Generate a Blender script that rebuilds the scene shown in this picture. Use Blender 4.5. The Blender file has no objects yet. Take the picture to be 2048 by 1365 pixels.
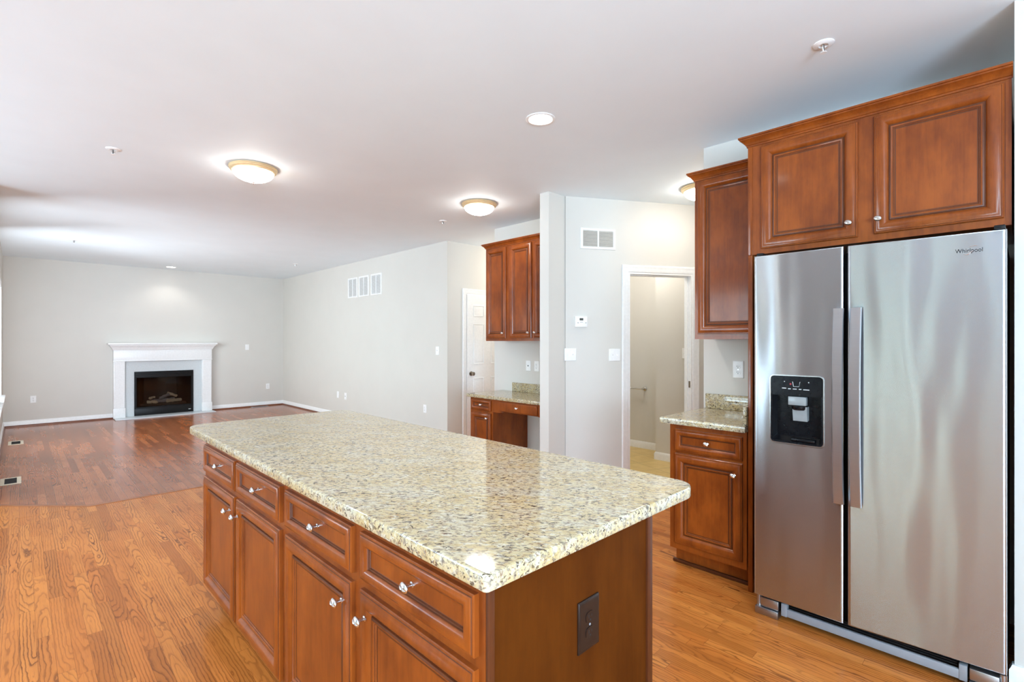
import bpy, bmesh, math, random
from mathutils import Vector, Matrix
R = math.radians
random.seed(7)
scene = bpy.context.scene
COL = scene.collection

# ------------------------------------------------------------------ camera
H = 2.743                      # ceiling height
cam_d = bpy.data.cameras.new('camera')
cam = bpy.data.objects.new('camera', cam_d)
COL.objects.link(cam)
cam.location = (0.0, 0.0, 1.38)
cam.rotation_euler = (R(90), 0, R(-44.5))
cam_d.sensor_width = 36.0
cam_d.lens = 1003.0 / 2048.0 * 36.0
cam_d.shift_y = 0.7 / 2048.0
cam_d.clip_start = 0.02
scene.camera = cam

# ------------------------------------------------------------------ world / sky, exposure
world = bpy.data.worlds.new('sky')
scene.world = world
world.use_nodes = True
bg = world.node_tree.nodes['Background']
bg.inputs[0].default_value = (0.82, 0.92, 1.0, 1)
bg.inputs[1].default_value = 6.5
vs = scene.view_settings
scene.display_settings.display_device = 'sRGB'
vs.view_transform = 'Standard'
vs.look = 'None'
vs.gamma = 1.0
vs.use_curve_mapping = False
vs.exposure = 0.25
try:
    scene.cycles.use_denoising = True
    scene.cycles.max_bounces = 10
    scene.cycles.diffuse_bounces = 6
    scene.cycles.caustics_reflective = False
    scene.cycles.caustics_refractive = False
    scene.cycles.sample_clamp_indirect = 8.0
except Exception:
    pass

# ------------------------------------------------------------------ area lamps standing in for daylight, some added as fill
def day_area(name, loc, rot, sx, sy, watts, col):
    l = bpy.data.lights.new(name, 'AREA')
    l.shape = 'RECTANGLE'; l.size = sx; l.size_y = sy; l.energy = watts; l.color = col
    o = bpy.data.objects.new(name, l); COL.objects.link(o)
    o.location = loc; o.rotation_euler = rot
    return o
DAY = (0.66, 0.82, 1.0)
# +X facing lights: rotate area (-Z) to +X
RX = (0, R(-90), 0)
# stand-in sky light at the windows, plus added upward fill for the ceiling
def UP(deg, yaw): return (R(90 + deg), 0, R(yaw))
day_area('daylight_added_breakfast', (-3.16, 4.35, 1.45), UP(0, -90), 2.3, 1.7, 75, DAY)  # lamp at an unseen window, added to light the room
day_area('daylight_added_kitchen', (-3.16, -1.95, 1.50), UP(0, -90), 1.4, 1.4, 20, DAY)  # another lamp at an unseen window added for light
day_area('ceiling_fill_kitchen', (-3.40, -1.95, 1.1), UP(40, -90), 1.4, 0.9, 60, (0.58, 0.79, 1.0))  # added lamp aimed upwards to brighten the ceiling
day_area('daylight_family_window_a', (-0.36, 8.68, 1.40), UP(0, -48), 1.6, 1.4, 85, (0.82, 0.91, 1.0))
day_area('daylight_family_window_b', (-0.36, 6.95, 1.40), UP(0, -48), 1.25, 1.4, 65, (0.82, 0.91, 1.0))
day_area('ceiling_fill_rear', (-1.45, -3.16, 1.45), UP(38, 0), 3.0, 1.5, 440, (0.50, 0.75, 1.0))  # unseen rear lamp, added mainly to lift the ceiling brightness
day_area('ceiling_fill_breakfast', (-3.40, 4.35, 0.9), UP(40, -90), 2.3, 0.9, 70, (0.58, 0.79, 1.0))  # upward fill lamp added for the ceiling on the breakfast side

# ================================================================== materials
def new_mat(name):
    m = bpy.data.materials.new(name); m.use_nodes = True
    nt = m.node_tree
    return m, nt, nt.nodes['Principled BSDF']

def pset(b, **k):
    for kk, v in k.items():
        b.inputs[kk.replace('_', ' ')].default_value = v

class NT:
    """small helper for node maths"""
    def __init__(s, nt): s.nt = nt
    def n(s, t, **k):
        nd = s.nt.nodes.new(t)
        for a, v in k.items(): setattr(nd, a, v)
        return nd
    def put(s, sock, v):
        if isinstance(v, bpy.types.NodeSocket): s.nt.links.new(v, sock)
        elif v is not None: sock.default_value = v
    def m(s, op, a, b=None, c=None):
        nd = s.n('ShaderNodeMath', operation=op)
        s.put(nd.inputs[0], a)
        if b is not None: s.put(nd.inputs[1], b)
        if c is not None: s.put(nd.inputs[2], c)
        return nd.outputs[0]
    def comb(s, x, y, z):
        nd = s.n('ShaderNodeCombineXYZ')
        s.put(nd.inputs[0], x); s.put(nd.inputs[1], y); s.put(nd.inputs[2], z)
        return nd.outputs[0]
    def sep(s, v):
        nd = s.n('ShaderNodeSeparateXYZ'); s.put(nd.inputs[0], v); return nd.outputs
    def noise(s, vec, scale=1.0, detail=2.0, rough=0.5, dist=0.0):
        nd = s.n('ShaderNodeTexNoise')
        s.put(nd.inputs['Vector'], vec); nd.inputs['Scale'].default_value = scale
        nd.inputs['Detail'].default_value = detail; nd.inputs['Roughness'].default_value = rough
        nd.inputs['Distortion'].default_value = dist
        return nd.outputs[0]
    def white(s, vec):
        nd = s.n('ShaderNodeTexWhiteNoise', noise_dimensions='3D'); s.put(nd.inputs['Vector'], vec)
        return nd.outputs['Value'], nd.outputs['Color']
    def ramp(s, fac, stops, interp='LINEAR'):
        nd = s.n('ShaderNodeValToRGB'); s.put(nd.inputs[0], fac)
        cr = nd.color_ramp; cr.interpolation = interp
        while len(cr.elements) < len(stops): cr.elements.new(0.5)
        for e, (p, c) in zip(cr.elements, stops):
            e.position = p; e.color = tuple(c) + (1,) if len(c) == 3 else c
        return nd.outputs[0]
    def mix(s, fac, a, b, blend='MIX'):
        nd = s.n('ShaderNodeMix', data_type='RGBA', blend_type=blend)
        s.put(nd.inputs[0], fac); s.put(nd.inputs[6], a); s.put(nd.inputs[7], b)
        return nd.outputs[2]
    def obj(s): return s.n('ShaderNodeTexCoord').outputs['Object']
    def map(s, vec, scale=(1, 1, 1), rot=(0, 0, 0), loc=(0, 0, 0)):
        nd = s.n('ShaderNodeMapping'); s.put(nd.inputs[0], vec)
        nd.inputs['Location'].default_value = loc
        nd.inputs['Rotation'].default_value = rot; nd.inputs['Scale'].default_value = scale
        return nd.outputs[0]
    def bump(s, h, strength=0.2, dist=0.01):
        nd = s.n('ShaderNodeBump'); nd.inputs['Strength'].default_value = strength
        nd.inputs['Distance'].default_value = dist; s.put(nd.inputs['Height'], h)
        return nd.outputs[0]

def simple(name, col, rough=0.5, metal=0.0, **k):
    m, nt, b = new_mat(name)
    b.inputs['Base Color'].default_value = tuple(col) + (1,)
    b.inputs['Roughness'].default_value = rough
    b.inputs['Metallic'].default_value = metal
    pset(b, **k)
    # faint mottling so that no surface is perfectly even
    h = NT(nt)
    n = h.noise(h.obj(), 40.0, 3.0)
    c2 = tuple(min(1, c * 1.03 + 0.002) for c in col)
    c1 = tuple(c * 0.97 for c in col)
    nt.links.new(h.ramp(n, [(0.3, c1), (0.7, c2)]), b.inputs['Base Color'])
    return m

def paint(name, col, rough=0.55, bump=0.03):
    m, nt, b = new_mat(name)
    h = NT(nt); o = h.obj()
    n = h.noise(o, 3.0, 3.0)
    nt.links.new(h.ramp(n, [(0.3, tuple(c * 0.985 for c in col)), (0.7, tuple(min(1, c * 1.01) for c in col))]), b.inputs['Base Color'])
    b.inputs['Roughness'].default_value = rough
    n2 = h.noise(o, 420.0, 2.0)
    nt.links.new(h.bump(n2, bump, 0.002), b.inputs['Normal'])
    return m

M = {}
M['wall'] = paint('wall_paint', (0.665, 0.64, 0.59))
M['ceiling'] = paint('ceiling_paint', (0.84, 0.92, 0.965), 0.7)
M['wall_dimmed'] = paint('dimmed_wall_paint', (0.20, 0.195, 0.19))  # unseen wall darkened, standing in for the dim side mirrored in the refrigerator
M['frame_backlit'] = simple('backlit_dark_frame', (0.05, 0.048, 0.046), 0.5)  # frames coloured dark as if backlit, for dark streaks in the refrigerator reflection
M['trim'] = simple('white_trim_paint', (0.86, 0.86, 0.85), 0.35)
M['plate'] = simple('white_plastic', (0.88, 0.88, 0.87), 0.35)
M['dark_slot'] = simple('dark_slot', (0.02, 0.02, 0.02), 0.6)
M['black'] = simple('black_plastic', (0.005, 0.005, 0.006), 0.22, Specular_IOR_Level=0.22)
M['black_matte'] = simple('black_metal', (0.008, 0.0075, 0.0075), 0.42, Specular_IOR_Level=0.2)
M['fire_inner'] = simple('firebox_lining', (0.035, 0.022, 0.014), 0.8)
M['log'] = simple('ceramic_log', (0.50, 0.42, 0.32), 0.9)
M['charcoal'] = simple('charcoal_log', (0.20, 0.20, 0.23), 0.9)
M['grey_plastic'] = simple('grey_plastic', (0.25, 0.26, 0.28), 0.4)
M['pale_plastic'] = simple('pale_grey_plastic', (0.24, 0.25, 0.25), 0.25)
M['nickel'] = simple('brushed_nickel', (0.72, 0.71, 0.70), 0.25, 1.0)
M['dark_nickel'] = simple('dark_nickel', (0.32, 0.28, 0.24), 0.25, 1.0)
M['brass'] = simple('pale_brass', (0.95, 0.76, 0.46), 0.40, 0.6)
M['register'] = simple('painted_register', (0.62, 0.55, 0.42), 0.45)
M['shoe'] = simple('stained_shoe_moulding', (0.16, 0.045, 0.015), 0.35)
M['brown_plate'] = simple('brown_plastic', (0.020, 0.0095, 0.006), 0.35, Specular_IOR_Level=0.25)
M['marble'] = simple('pale_marble', (0.62, 0.66, 0.67), 0.25)
M['vent_back'] = simple('vent_shadow_gap', (0.36, 0.34, 0.31), 0.8)
M['vent_slat'] = simple('vent_slat_paint', (0.62, 0.58, 0.52), 0.5)
M['outdoor'] = simple('outdoor_paving', (0.74, 0.75, 0.75), 0.9)
M['leaf'] = simple('leaf_green', (0.40, 0.52, 0.42), 0.8)
M['lcd'] = simple('lcd_display', (0.06, 0.07, 0.06), 0.25)
M['label_ink'] = simple('pale_print', (0.55, 0.55, 0.55), 0.5)
M['red_ink'] = simple('red_print', (0.30, 0.02, 0.03), 0.5)
M['hinge_metal'] = simple('hinge_steel', (0.45, 0.45, 0.46), 0.35, 1.0)

def emit(name, col, strength):
    m = bpy.data.materials.new(name); m.use_nodes = True
    nt = m.node_tree; nt.nodes.clear()
    e = nt.nodes.new('ShaderNodeEmission'); e.inputs[0].default_value = tuple(col) + (1,); e.inputs[1].default_value = strength
    o = nt.nodes.new('ShaderNodeOutputMaterial'); nt.links.new(e.outputs[0], o.inputs[0])
    return m
M['dome_glow'] = emit('lit_frosted_glass', (1.0, 0.96, 0.90), 31.0)
M['can_glow'] = emit('lit_lamp_lens', (1.0, 0.95, 0.88), 14.0)

def glass_pane(name):
    m = bpy.data.materials.new(name); m.use_nodes = True
    nt = m.node_tree; nt.nodes.clear()
    t = nt.nodes.new('ShaderNodeBsdfTransparent'); t.inputs[0].default_value = (0.96, 0.98, 0.97, 1)
    g = nt.nodes.new('ShaderNodeBsdfGlossy'); g.inputs['Roughness'].default_value = 0.02
    f = nt.nodes.new('ShaderNodeFresnel'); f.inputs[0].default_value = 1.45
    x = nt.nodes.new('ShaderNodeMixShader'); o = nt.nodes.new('ShaderNodeOutputMaterial')
    nt.links.new(f.outputs[0], x.inputs[0]); nt.links.new(t.outputs[0], x.inputs[1]); nt.links.new(g.outputs[0], x.inputs[2])
    nt.links.new(x.outputs[0], o.inputs[0])
    return m
M['glass'] = glass_pane('window_glass')
def tinted_pane(name):
    m = bpy.data.materials.new(name); m.use_nodes = True
    nt = m.node_tree; nt.nodes.clear()
    t = nt.nodes.new('ShaderNodeBsdfTransparent'); t.inputs[0].default_value = (0.75, 0.72, 0.68, 1)
    g = nt.nodes.new('ShaderNodeBsdfGlossy'); g.inputs['Roughness'].default_value = 0.05; g.inputs[0].default_value = (0.9, 0.9, 0.9, 1)
    f = nt.nodes.new('ShaderNodeFresnel'); f.inputs[0].default_value = 1.4
    x = nt.nodes.new('ShaderNodeMixShader'); o = nt.nodes.new('ShaderNodeOutputMaterial')
    nt.links.new(f.outputs[0], x.inputs[0]); nt.links.new(t.outputs[0], x.inputs[1]); nt.links.new(g.outputs[0], x.inputs[2])
    nt.links.new(x.outputs[0], o.inputs[0])
    return m
M['fire_glass'] = tinted_pane('firebox_glass')

def wood_cabinet(name, dark, light, rough=0.30, coat=0.35, spec=0.4):
    m, nt, b = new_mat(name)
    h = NT(nt); o = h.obj()
    rnd = h.n('ShaderNodeObjectInfo').outputs['Random']
    off = h.n('ShaderNodeVectorMath', operation='ADD')
    nt.links.new(o, off.inputs[0]); nt.links.new(h.comb(h.m('MULTIPLY', rnd, 13.0), h.m('MULTIPLY', rnd, 7.0), h.m('MULTIPLY', rnd, 31.0)), off.inputs[1])
    p = off.outputs[0]
    blotch = h.noise(h.map(p, (9, 9, 4)), 1.0, 4.0, 0.6)
    grain = h.noise(h.map(p, (70, 70, 3.0)), 1.0, 5.0, 0.65, 0.6)
    f = h.m('ADD', h.m('MULTIPLY', blotch, 0.72), h.m('MULTIPLY', grain, 0.28))
    c = h.ramp(f, [(0.30, dark), (0.66, light)])
    fine = h.noise(h.map(p, (500, 500, 18)), 1.0, 2.0)
    c = h.mix(h.m('MULTIPLY', h.m('GREATER_THAN', fine, 0.66), 0.22), c, tuple(x * 0.55 for x in dark) + (1,))
    nt.links.new(c, b.inputs['Base Color'])
    b.inputs['Roughness'].default_value = rough
    pset(b, Coat_Weight=coat, Coat_Roughness=0.11, Specular_IOR_Level=spec)
    return m
M['wood'] = wood_cabinet('stained_maple', (0.135, 0.0265, 0.0045), (0.30, 0.070, 0.009), 0.32, 0.38, 0.18)
M['glaze'] = wood_cabinet('glazed_groove', (0.070, 0.016, 0.004), (0.120, 0.030, 0.006), 0.4, 0.0)
M['wood_panel'] = wood_cabinet('shaded_side_panel', (0.056, 0.0128, 0.0015), (0.092, 0.0235, 0.0025), 0.55, 0.0, 0.05)  # stained wood darkened for the shade on the island end
M['wood_dark'] = wood_cabinet('dark_stained_edge', (0.06, 0.015, 0.005), (0.10, 0.028, 0.008), 0.4, 0.05, 0.2)

def granite(name):
    m, nt, b = new_mat(name)
    h = NT(nt); o = h.obj()
    p = h.map(h.map(o, rot=(0, 0, R(52))), (0.74, 1.36, 1.15))
    wv = h.n('ShaderNodeTexNoise'); h.put(wv.inputs['Vector'], p); wv.inputs['Scale'].default_value = 70; wv.inputs['Detail'].default_value = 3
    warp = h.n('ShaderNodeVectorMath', operation='MULTIPLY_ADD')
    nt.links.new(wv.outputs['Color'], warp.inputs[0]); warp.inputs[1].default_value = (0.024,) * 3; nt.links.new(p, warp.inputs[2])
    w = warp.outputs[0]
    def on(n, lo, hi, k=1.0): return h.m('MULTIPLY', h.ramp(n, [(lo, (0, 0, 0)), (hi, (1, 1, 1))]), k)
    big = h.noise(w, 9.0, 4.0, 0.6)
    c = h.ramp(big, [(0.34, (0.52, 0.475, 0.35)), (0.50, (0.54, 0.45, 0.265)), (0.66, (0.48, 0.37, 0.18))])
    wh = h.noise(w, 48.0, 3.0, 0.6)
    c = h.mix(on(wh, 0.54, 0.62, 0.75), c, (0.60, 0.57, 0.46, 1))
    tn = h.noise(h.map(w, loc=(5.1, 2.2, 0.9)), 60.0, 3.0, 0.6)
    c = h.mix(on(tn, 0.56, 0.66, 0.6), c, (0.46, 0.33, 0.16, 1))
    gr = h.noise(h.map(w, loc=(1.3, 7.7, 4.0)), 78.0, 3.0, 0.65)
    c = h.mix(on(gr, 0.52, 0.60, 0.75), c, (0.20, 0.17, 0.145, 1))
    mask = h.noise(w, 20.0, 2.0)
    sp = h.noise(h.map(w, loc=(9.3, 3.7, 2.0)), 82.0, 2.0, 0.6)
    spm = h.m('MULTIPLY', on(sp, 0.575, 0.615), h.ramp(mask, [(0.36, (0.35, 0.35, 0.35)), (0.55, (1, 1, 1))]))
    c = h.mix(h.m('MULTIPLY', spm, 0.92), c, (0.055, 0.036, 0.025, 1))
    rd = h.noise(h.map(w, loc=(3.1, 1.7, 0.4)), 85.0, 2.0)
    c = h.mix(on(rd, 0.64, 0.68, 0.7), c, (0.15, 0.055, 0.03, 1))
    nt.links.new(c, b.inputs['Base Color'])
    b.inputs['Roughness'].default_value = 0.07
    b.inputs['IOR'].default_value = 1.5
    return m
M['granite'] = granite('polished_granite')

def oak_floor(name, light, mid, dark, width=0.057, length=0.85, rough=0.24, contrast=1.0, bumpy=False, spec=0.16):
    m, nt, b = new_mat(name)
    h = NT(nt); x, y, z = h.sep(h.obj())
    xr = h.m('DIVIDE', x, width); row = h.m('FLOOR', xr); u = h.m('MULTIPLY', h.m('SUBTRACT', h.m('FRACT', xr), 0.5), width)
    rv, _ = h.white(h.comb(row, 3.3, 0.7))
    vp = h.m('ADD', h.m('DIVIDE', y, length), h.m('MULTIPLY', rv, 9.0)); colm = h.m('FLOOR', vp)
    v = h.m('MULTIPLY', h.m('SUBTRACT', h.m('FRACT', vp), 0.5), length)
    bval, bcol = h.white(h.comb(row, colm, 1.9))
    r1, r2, r3 = h.sep(bcol)
    # growth rings of a tapering, wavering trunk cut by the board face
    pv = h.comb(h.m('MULTIPLY', x, 9.0), h.m('MULTIPLY', y, 2.6), h.m('MULTIPLY', bval, 40.0))
    w1 = h.m('MULTIPLY', h.m('SUBTRACT', h.noise(pv, 1.0, 2.0), 0.5), 0.075)
    pv2 = h.comb(h.m('MULTIPLY', x, 60.0), h.m('MULTIPLY', y, 14.0), h.m('MULTIPLY', bval, 40.0))
    w2 = h.m('MULTIPLY', h.m('SUBTRACT', h.noise(pv2, 1.0, 2.0), 0.5), 0.010)
    cx = h.m('ADD', u, h.m('MULTIPLY', h.m('SUBTRACT', r1, 0.5), 0.075))
    d = h.m('ADD', h.m('ADD', h.m('MULTIPLY', v, h.m('MULTIPLY', h.m('SUBTRACT', r3, 0.5), 0.20)), w1), h.m('MULTIPLY', h.m('SUBTRACT', r2, 0.5), 0.05))
    rr = h.m('SQRT', h.m('ADD', h.m('MULTIPLY', cx, cx), h.m('MULTIPLY', d, d)))
    rr = h.m('ADD', rr, w2)
    ph = h.m('FRACT', h.m('DIVIDE', rr, 0.0120))
    lines = h.ramp(ph, [(0.0, (1.0,) * 3), (0.13, (0.9,) * 3), (0.27, (0.25,) * 3), (0.52, (0.0,) * 3), (0.94, (0.06,) * 3), (1.0, (1.0,) * 3)])
    strong = h.ramp(h.noise(h.comb(h.m('MULTIPLY', x, 8.0), h.m('MULTIPLY', y, 1.5), 5.0), 1.0, 2.0), [(0.35, (0.45,) * 3), (0.60, (1.0,) * 3)])
    bstr = h.m('ADD', 0.50, h.m('MULTIPLY', r2, 0.5))
    lf = h.m('MULTIPLY', h.m('MULTIPLY', lines, h.m('MULTIPLY', strong, bstr)), contrast)
    tone = h.mix(h.ramp(r3, [(0.0, (0,) * 3), (1.0, (1,) * 3)]), tuple(light) + (1,), tuple(mid) + (1,))
    mott = h.noise(h.comb(h.m('MULTIPLY', x, 10.0), h.m('MULTIPLY', y, 3.0), 2.0), 1.0, 3.0)
    tone = h.mix(h.m('MULTIPLY', h.m('GREATER_THAN', r1, 0.78), 0.45), tone, tuple(c * 0.62 for c in mid) + (1,))
    tone = h.mix(h.m('MULTIPLY', h.ramp(mott, [(0.4, (0,) * 3), (0.7, (1,) * 3)]), 0.35), tone, tuple(c * 0.7 for c in mid) + (1,))
    pores = h.noise(h.comb(h.m('MULTIPLY', x, 420.0), h.m('MULTIPLY', y, 9.0), bval), 1.0, 2.0)
    tone = h.mix(h.m('MULTIPLY', h.ramp(pores, [(0.55, (0,) * 3), (0.7, (1,) * 3)]), 0.25), tone, tuple(dark) + (1,))
    c = h.mix(lf, tone, tuple(dark) + (1,))
    au = h.m('ABSOLUTE', u); av = h.m('ABSOLUTE', v)
    gap = h.m('MAXIMUM', h.m('GREATER_THAN', au, width * 0.5 - 0.0007), h.m('GREATER_THAN', av, length * 0.5 - 0.0008))
    c = h.mix(h.m('MULTIPLY', gap, 0.6), c, tuple(k * 0.6 for k in dark) + (1,))
    nt.links.new(c, b.inputs['Base Color'])
    b.inputs['Roughness'].default_value = rough
    b.inputs['Specular IOR Level'].default_value = spec
    hgt = h.m('SUBTRACT', h.m('MULTIPLY', lf, -0.35), gap)
    if bumpy: nt.links.new(h.bump(hgt, 0.05, 0.002), b.inputs['Normal'])
    return m
M['oak'] = oak_floor('honey_oak_floor', (0.68, 0.245, 0.050), (0.54, 0.165, 0.030), (0.14, 0.038, 0.010))
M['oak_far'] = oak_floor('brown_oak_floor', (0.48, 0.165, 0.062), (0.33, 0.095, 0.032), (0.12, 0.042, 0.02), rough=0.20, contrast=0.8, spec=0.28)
M['oak_strip'] = simple('oak_threshold', (0.33, 0.11, 0.035), 0.3)

def tile_floor(name):
    m, nt, b = new_mat(name)
    h = NT(nt); x, y, z = h.sep(h.map(h.obj(), rot=(0, 0, R(20))))
    s = 0.305
    fx = h.m('ABSOLUTE', h.m('SUBTRACT', h.m('FRACT', h.m('DIVIDE', x, s)), 0.5))
    fy = h.m('ABSOLUTE', h.m('SUBTRACT', h.m('FRACT', h.m('DIVIDE', y, s)), 0.5))
    g = h.m('GREATER_THAN', h.m('MAXIMUM', fx, fy), 0.488)
    n = h.noise(h.obj(), 6.0, 4.0, 0.6)
    c = h.ramp(n, [(0.3, (0.62, 0.42, 0.14)), (0.7, (0.74, 0.54, 0.22))])
    c = h.mix(g, c, (0.42, 0.29, 0.11, 1))
    nt.links.new(c, b.inputs['Base Color']); b.inputs['Roughness'].default_value = 0.4
    return m
M['tile'] = tile_floor('yellow_ceramic_tile')

def steel(name, wav=1.0, base=0.52, rough=0.265):
    m, nt, b = new_mat(name)
    h = NT(nt); o = h.obj()
    brush = h.noise(h.map(o, (4, 4, 420)), 1.0, 2.0)
    c = h.ramp(brush, [(0.3, (base * 0.935, base * 0.975, base * 1.025)), (0.7, (base * 0.975, base * 1.015, base * 1.065))])
    nt.links.new(c, b.inputs['Base Color'])
    b.inputs['Metallic'].default_value = 1.0
    b.inputs['Roughness'].default_value = rough
    b.inputs['Anisotropic'].default_value = 1.0
    b.inputs['Anisotropic Rotation'].default_value = 0.25
    tg = h.n('ShaderNodeTangent', direction_type='UV_MAP'); tg.uv_map = 'UVMap'
    nt.links.new(tg.outputs[0], b.inputs['Tangent'])
    wavn = h.noise(h.map(o, (5.5, 5.5, 1.1)), 1.0, 1.0)
    nt.links.new(h.bump(wavn, 0.5 * wav, 0.016), b.inputs['Normal'])
    return m
M['steel'] = steel('brushed_stainless_door')
M['steel_handle'] = steel('brushed_stainless_handle', 0.0, 0.70, 0.30)

# ================================================================== mesh helpers
def finish(bm, sharp=35):
    bmesh.ops.recalc_face_normals(bm, faces=bm.faces[:])
    me = bpy.data.meshes.new('mesh')
    bm.to_mesh(me); bm.free()
    for p in me.polygons: p.use_smooth = True
    me.set_sharp_from_angle(angle=R(sharp))
    return me

def obj(name, bm, mat, parent=None, label=None, uv=False):
    me = finish(bm)
    me.name = name
    if uv:
        l = me.uv_layers.new(name='UVMap')
        for lp in me.loops:
            c = me.vertices[lp.vertex_index].co
            l.data[lp.index].uv = (c.x + 0.3 * c.y, c.z)
    for mm in (mat if isinstance(mat, (list, tuple)) else [mat]): me.materials.append(mm)
    o = bpy.data.objects.new(name, me)
    COL.objects.link(o)
    if parent is not None: o.parent = parent
    if label: o['label'] = label
    return o

def struct(name, bm, mat, loc=(0, 0, 0), rotz=0):
    o = obj(name, bm, mat); o.location = loc; o.rotation_euler = (0, 0, rotz); o['kind'] = 'structure'
    return o

def thing(name, label, cat, loc=(0, 0, 0), rotz=0, group=None):
    o = bpy.data.objects.new(name, None); COL.objects.link(o)
    o.empty_display_size = 0.1
    o.location = loc; o.rotation_euler = (0, 0, rotz)
    o['label'] = label; o['category'] = cat
    if group: o['group'] = group
    return o

def tag(o, label, cat, group=None):
    o['label'] = label; o['category'] = cat
    if group: o['group'] = group
    return o

def dup(root, loc, label, rotz=None):
    r = root.copy(); COL.objects.link(r); r.location = loc
    if rotz is not None: r.rotation_euler = (0, 0, rotz)
    r['label'] = label
    for ch in list(root.children):
        c = ch.copy(); COL.objects.link(c); c.parent = r
        for g in list(ch.children):
            d = g.copy(); COL.objects.link(d); d.parent = c
    return r

def B(): return bmesh.new()

def box(bm, a, b, bev=0.0, seg=2):
    x0, y0, z0 = a; x1, y1, z1 = b
    v = [bm.verts.new(p) for p in ((x0, y0, z0), (x1, y0, z0), (x1, y1, z0), (x0, y1, z0), (x0, y0, z1), (x1, y0, z1), (x1, y1, z1), (x0, y1, z1))]
    fs = [bm.faces.new([v[i] for i in q]) for q in ((3, 2, 1, 0), (4, 5, 6, 7), (0, 1, 5, 4), (1, 2, 6, 5), (2, 3, 7, 6), (3, 0, 4, 7))]
    if bev > 0:
        es = set(e for f in fs for e in f.edges)
        bmesh.ops.bevel(bm, geom=list(es), offset=bev, segments=seg, affect='EDGES', profile=0.5)
    return bm

def rings(bm, loops, cap0=True, cap1=True):
    """bridge a list of equally long closed loops"""
    vl = [[bm.verts.new(p) for p in lp] for lp in loops]
    n = len(vl[0])
    for a, b in zip(vl, vl[1:]):
        for i in range(n):
            j = (i + 1) % n
            bm.faces.new((a[i], a[j], b[j], b[i]))
    if cap0: bm.faces.new(vl[0][::-1])
    if cap1: bm.faces.new(vl[-1])
    return bm

def framed(bm, x0, x1, z0, z1, y, prof, glaze=()):
    """mitred frame with a flat field; prof = (inset, height towards the viewer)"""
    loops = []
    for i, hgt in prof:
        loops.append([(x0 + i, y - hgt, z0 + i), (x1 - i, y - hgt, z0 + i), (x1 - i, y - hgt, z1 - i), (x0 + i, y - hgt, z1 - i)])
    i, hgt = prof[-1][0] + 0.003, prof[-1][1]
    if x1 - x0 > 2 * i + 0.004 and z1 - z0 > 2 * i + 0.004:
        loops.append([(x0 + i, y - hgt, z0 + i), (x1 - i, y - hgt, z0 + i), (x1 - i, y - hgt, z1 - i), (x0 + i, y - hgt, z1 - i)])
    n0 = len(bm.faces)
    rings(bm, loops)
    if glaze:
        bm.faces.ensure_lookup_table()
        for g in glaze:
            for k in range(4): bm.faces[n0 + g * 4 + k].material_index = 1
    return bm

def prism_xz(bm, poly, y0, y1):
    return rings(bm, [[(x, y0, z) for x, z in poly], [(x, y1, z) for x, z in poly]])

def prism_xy(bm, poly, z0, z1):
    return rings(bm, [[(x, y, z0) for x, y in poly], [(x, y, z1) for x, y in poly]])

def prism_yz(bm, poly, x0, x1):
    return rings(bm, [[(x0, y, z) for y, z in poly], [(x1, y, z) for y, z in poly]])

def lathe(bm, prof, c=(0, 0, 0), axis='z', n=32, sx=1.0, sy=1.0, cap0=True, cap1=True):
    """prof = (radius, height along the axis)"""
    loops = []
    for r, t in prof:
        r = max(r, 1e-5)
        lp = []
        for k in range(n):
            a = 2 * math.pi * k / n
            p, q = r * math.cos(a) * sx, r * math.sin(a) * sy
            if axis == 'z': lp.append((c[0] + p, c[1] + q, c[2] + t))
            elif axis == 'y': lp.append((c[0] + p, c[1] + t, c[2] + q))
            else: lp.append((c[0] + t, c[1] + p, c[2] + q))
        loops.append(lp)
    return rings(bm, loops, cap0, cap1)

def tube(bm, pts, r, n=10, caps=True):
    pts = [Vector(p) for p in pts]
    loops = []
    for i, p in enumerate(pts):
        d = (pts[min(i + 1, len(pts) - 1)] - pts[max(i - 1, 0)]).normalized()
        ref = Vector((0, 0, 1)) if abs(d.z) < 0.9 else Vector((1, 0, 0))
        a = d.cross(ref).normalized(); b = d.cross(a)
        rr = r[i] if isinstance(r, (list, tuple)) else r
        loops.append([p + (a * math.cos(2 * math.pi * k / n) + b * math.sin(2 * math.pi * k / n)) * rr for k in range(n)])
    return rings(bm, loops, caps, caps)

def rrect(x0, x1, z0, z1, r, n=6):
    pts = []
    for cx, cz, a0 in ((x1 - r, z1 - r, 0), (x0 + r, z1 - r, 90), (x0 + r, z0 + r, 180), (x1 - r, z0 + r, 270)):
        for k in range(n + 1):
            a = R(a0 + 90 * k / n)
            pts.append((cx + r * math.cos(a), cz + r * math.sin(a)))
    return pts

def inset_poly(poly, d):
    out = []
    n = len(poly)
    for i in range(n):
        p0, p1, p2 = Vector(poly[i - 1]), Vector(poly[i]), Vector(poly[(i + 1) % n])
        e1 = (p1 - p0).normalized(); e2 = (p2 - p1).normalized()
        n1 = Vector((-e1.y, e1.x)); n2 = Vector((-e2.y, e2.x))
        m = (n1 + n2); m = m / max(1e-6, m.dot(n1))
        out.append(tuple(p1 + m * d))
    return out

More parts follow.
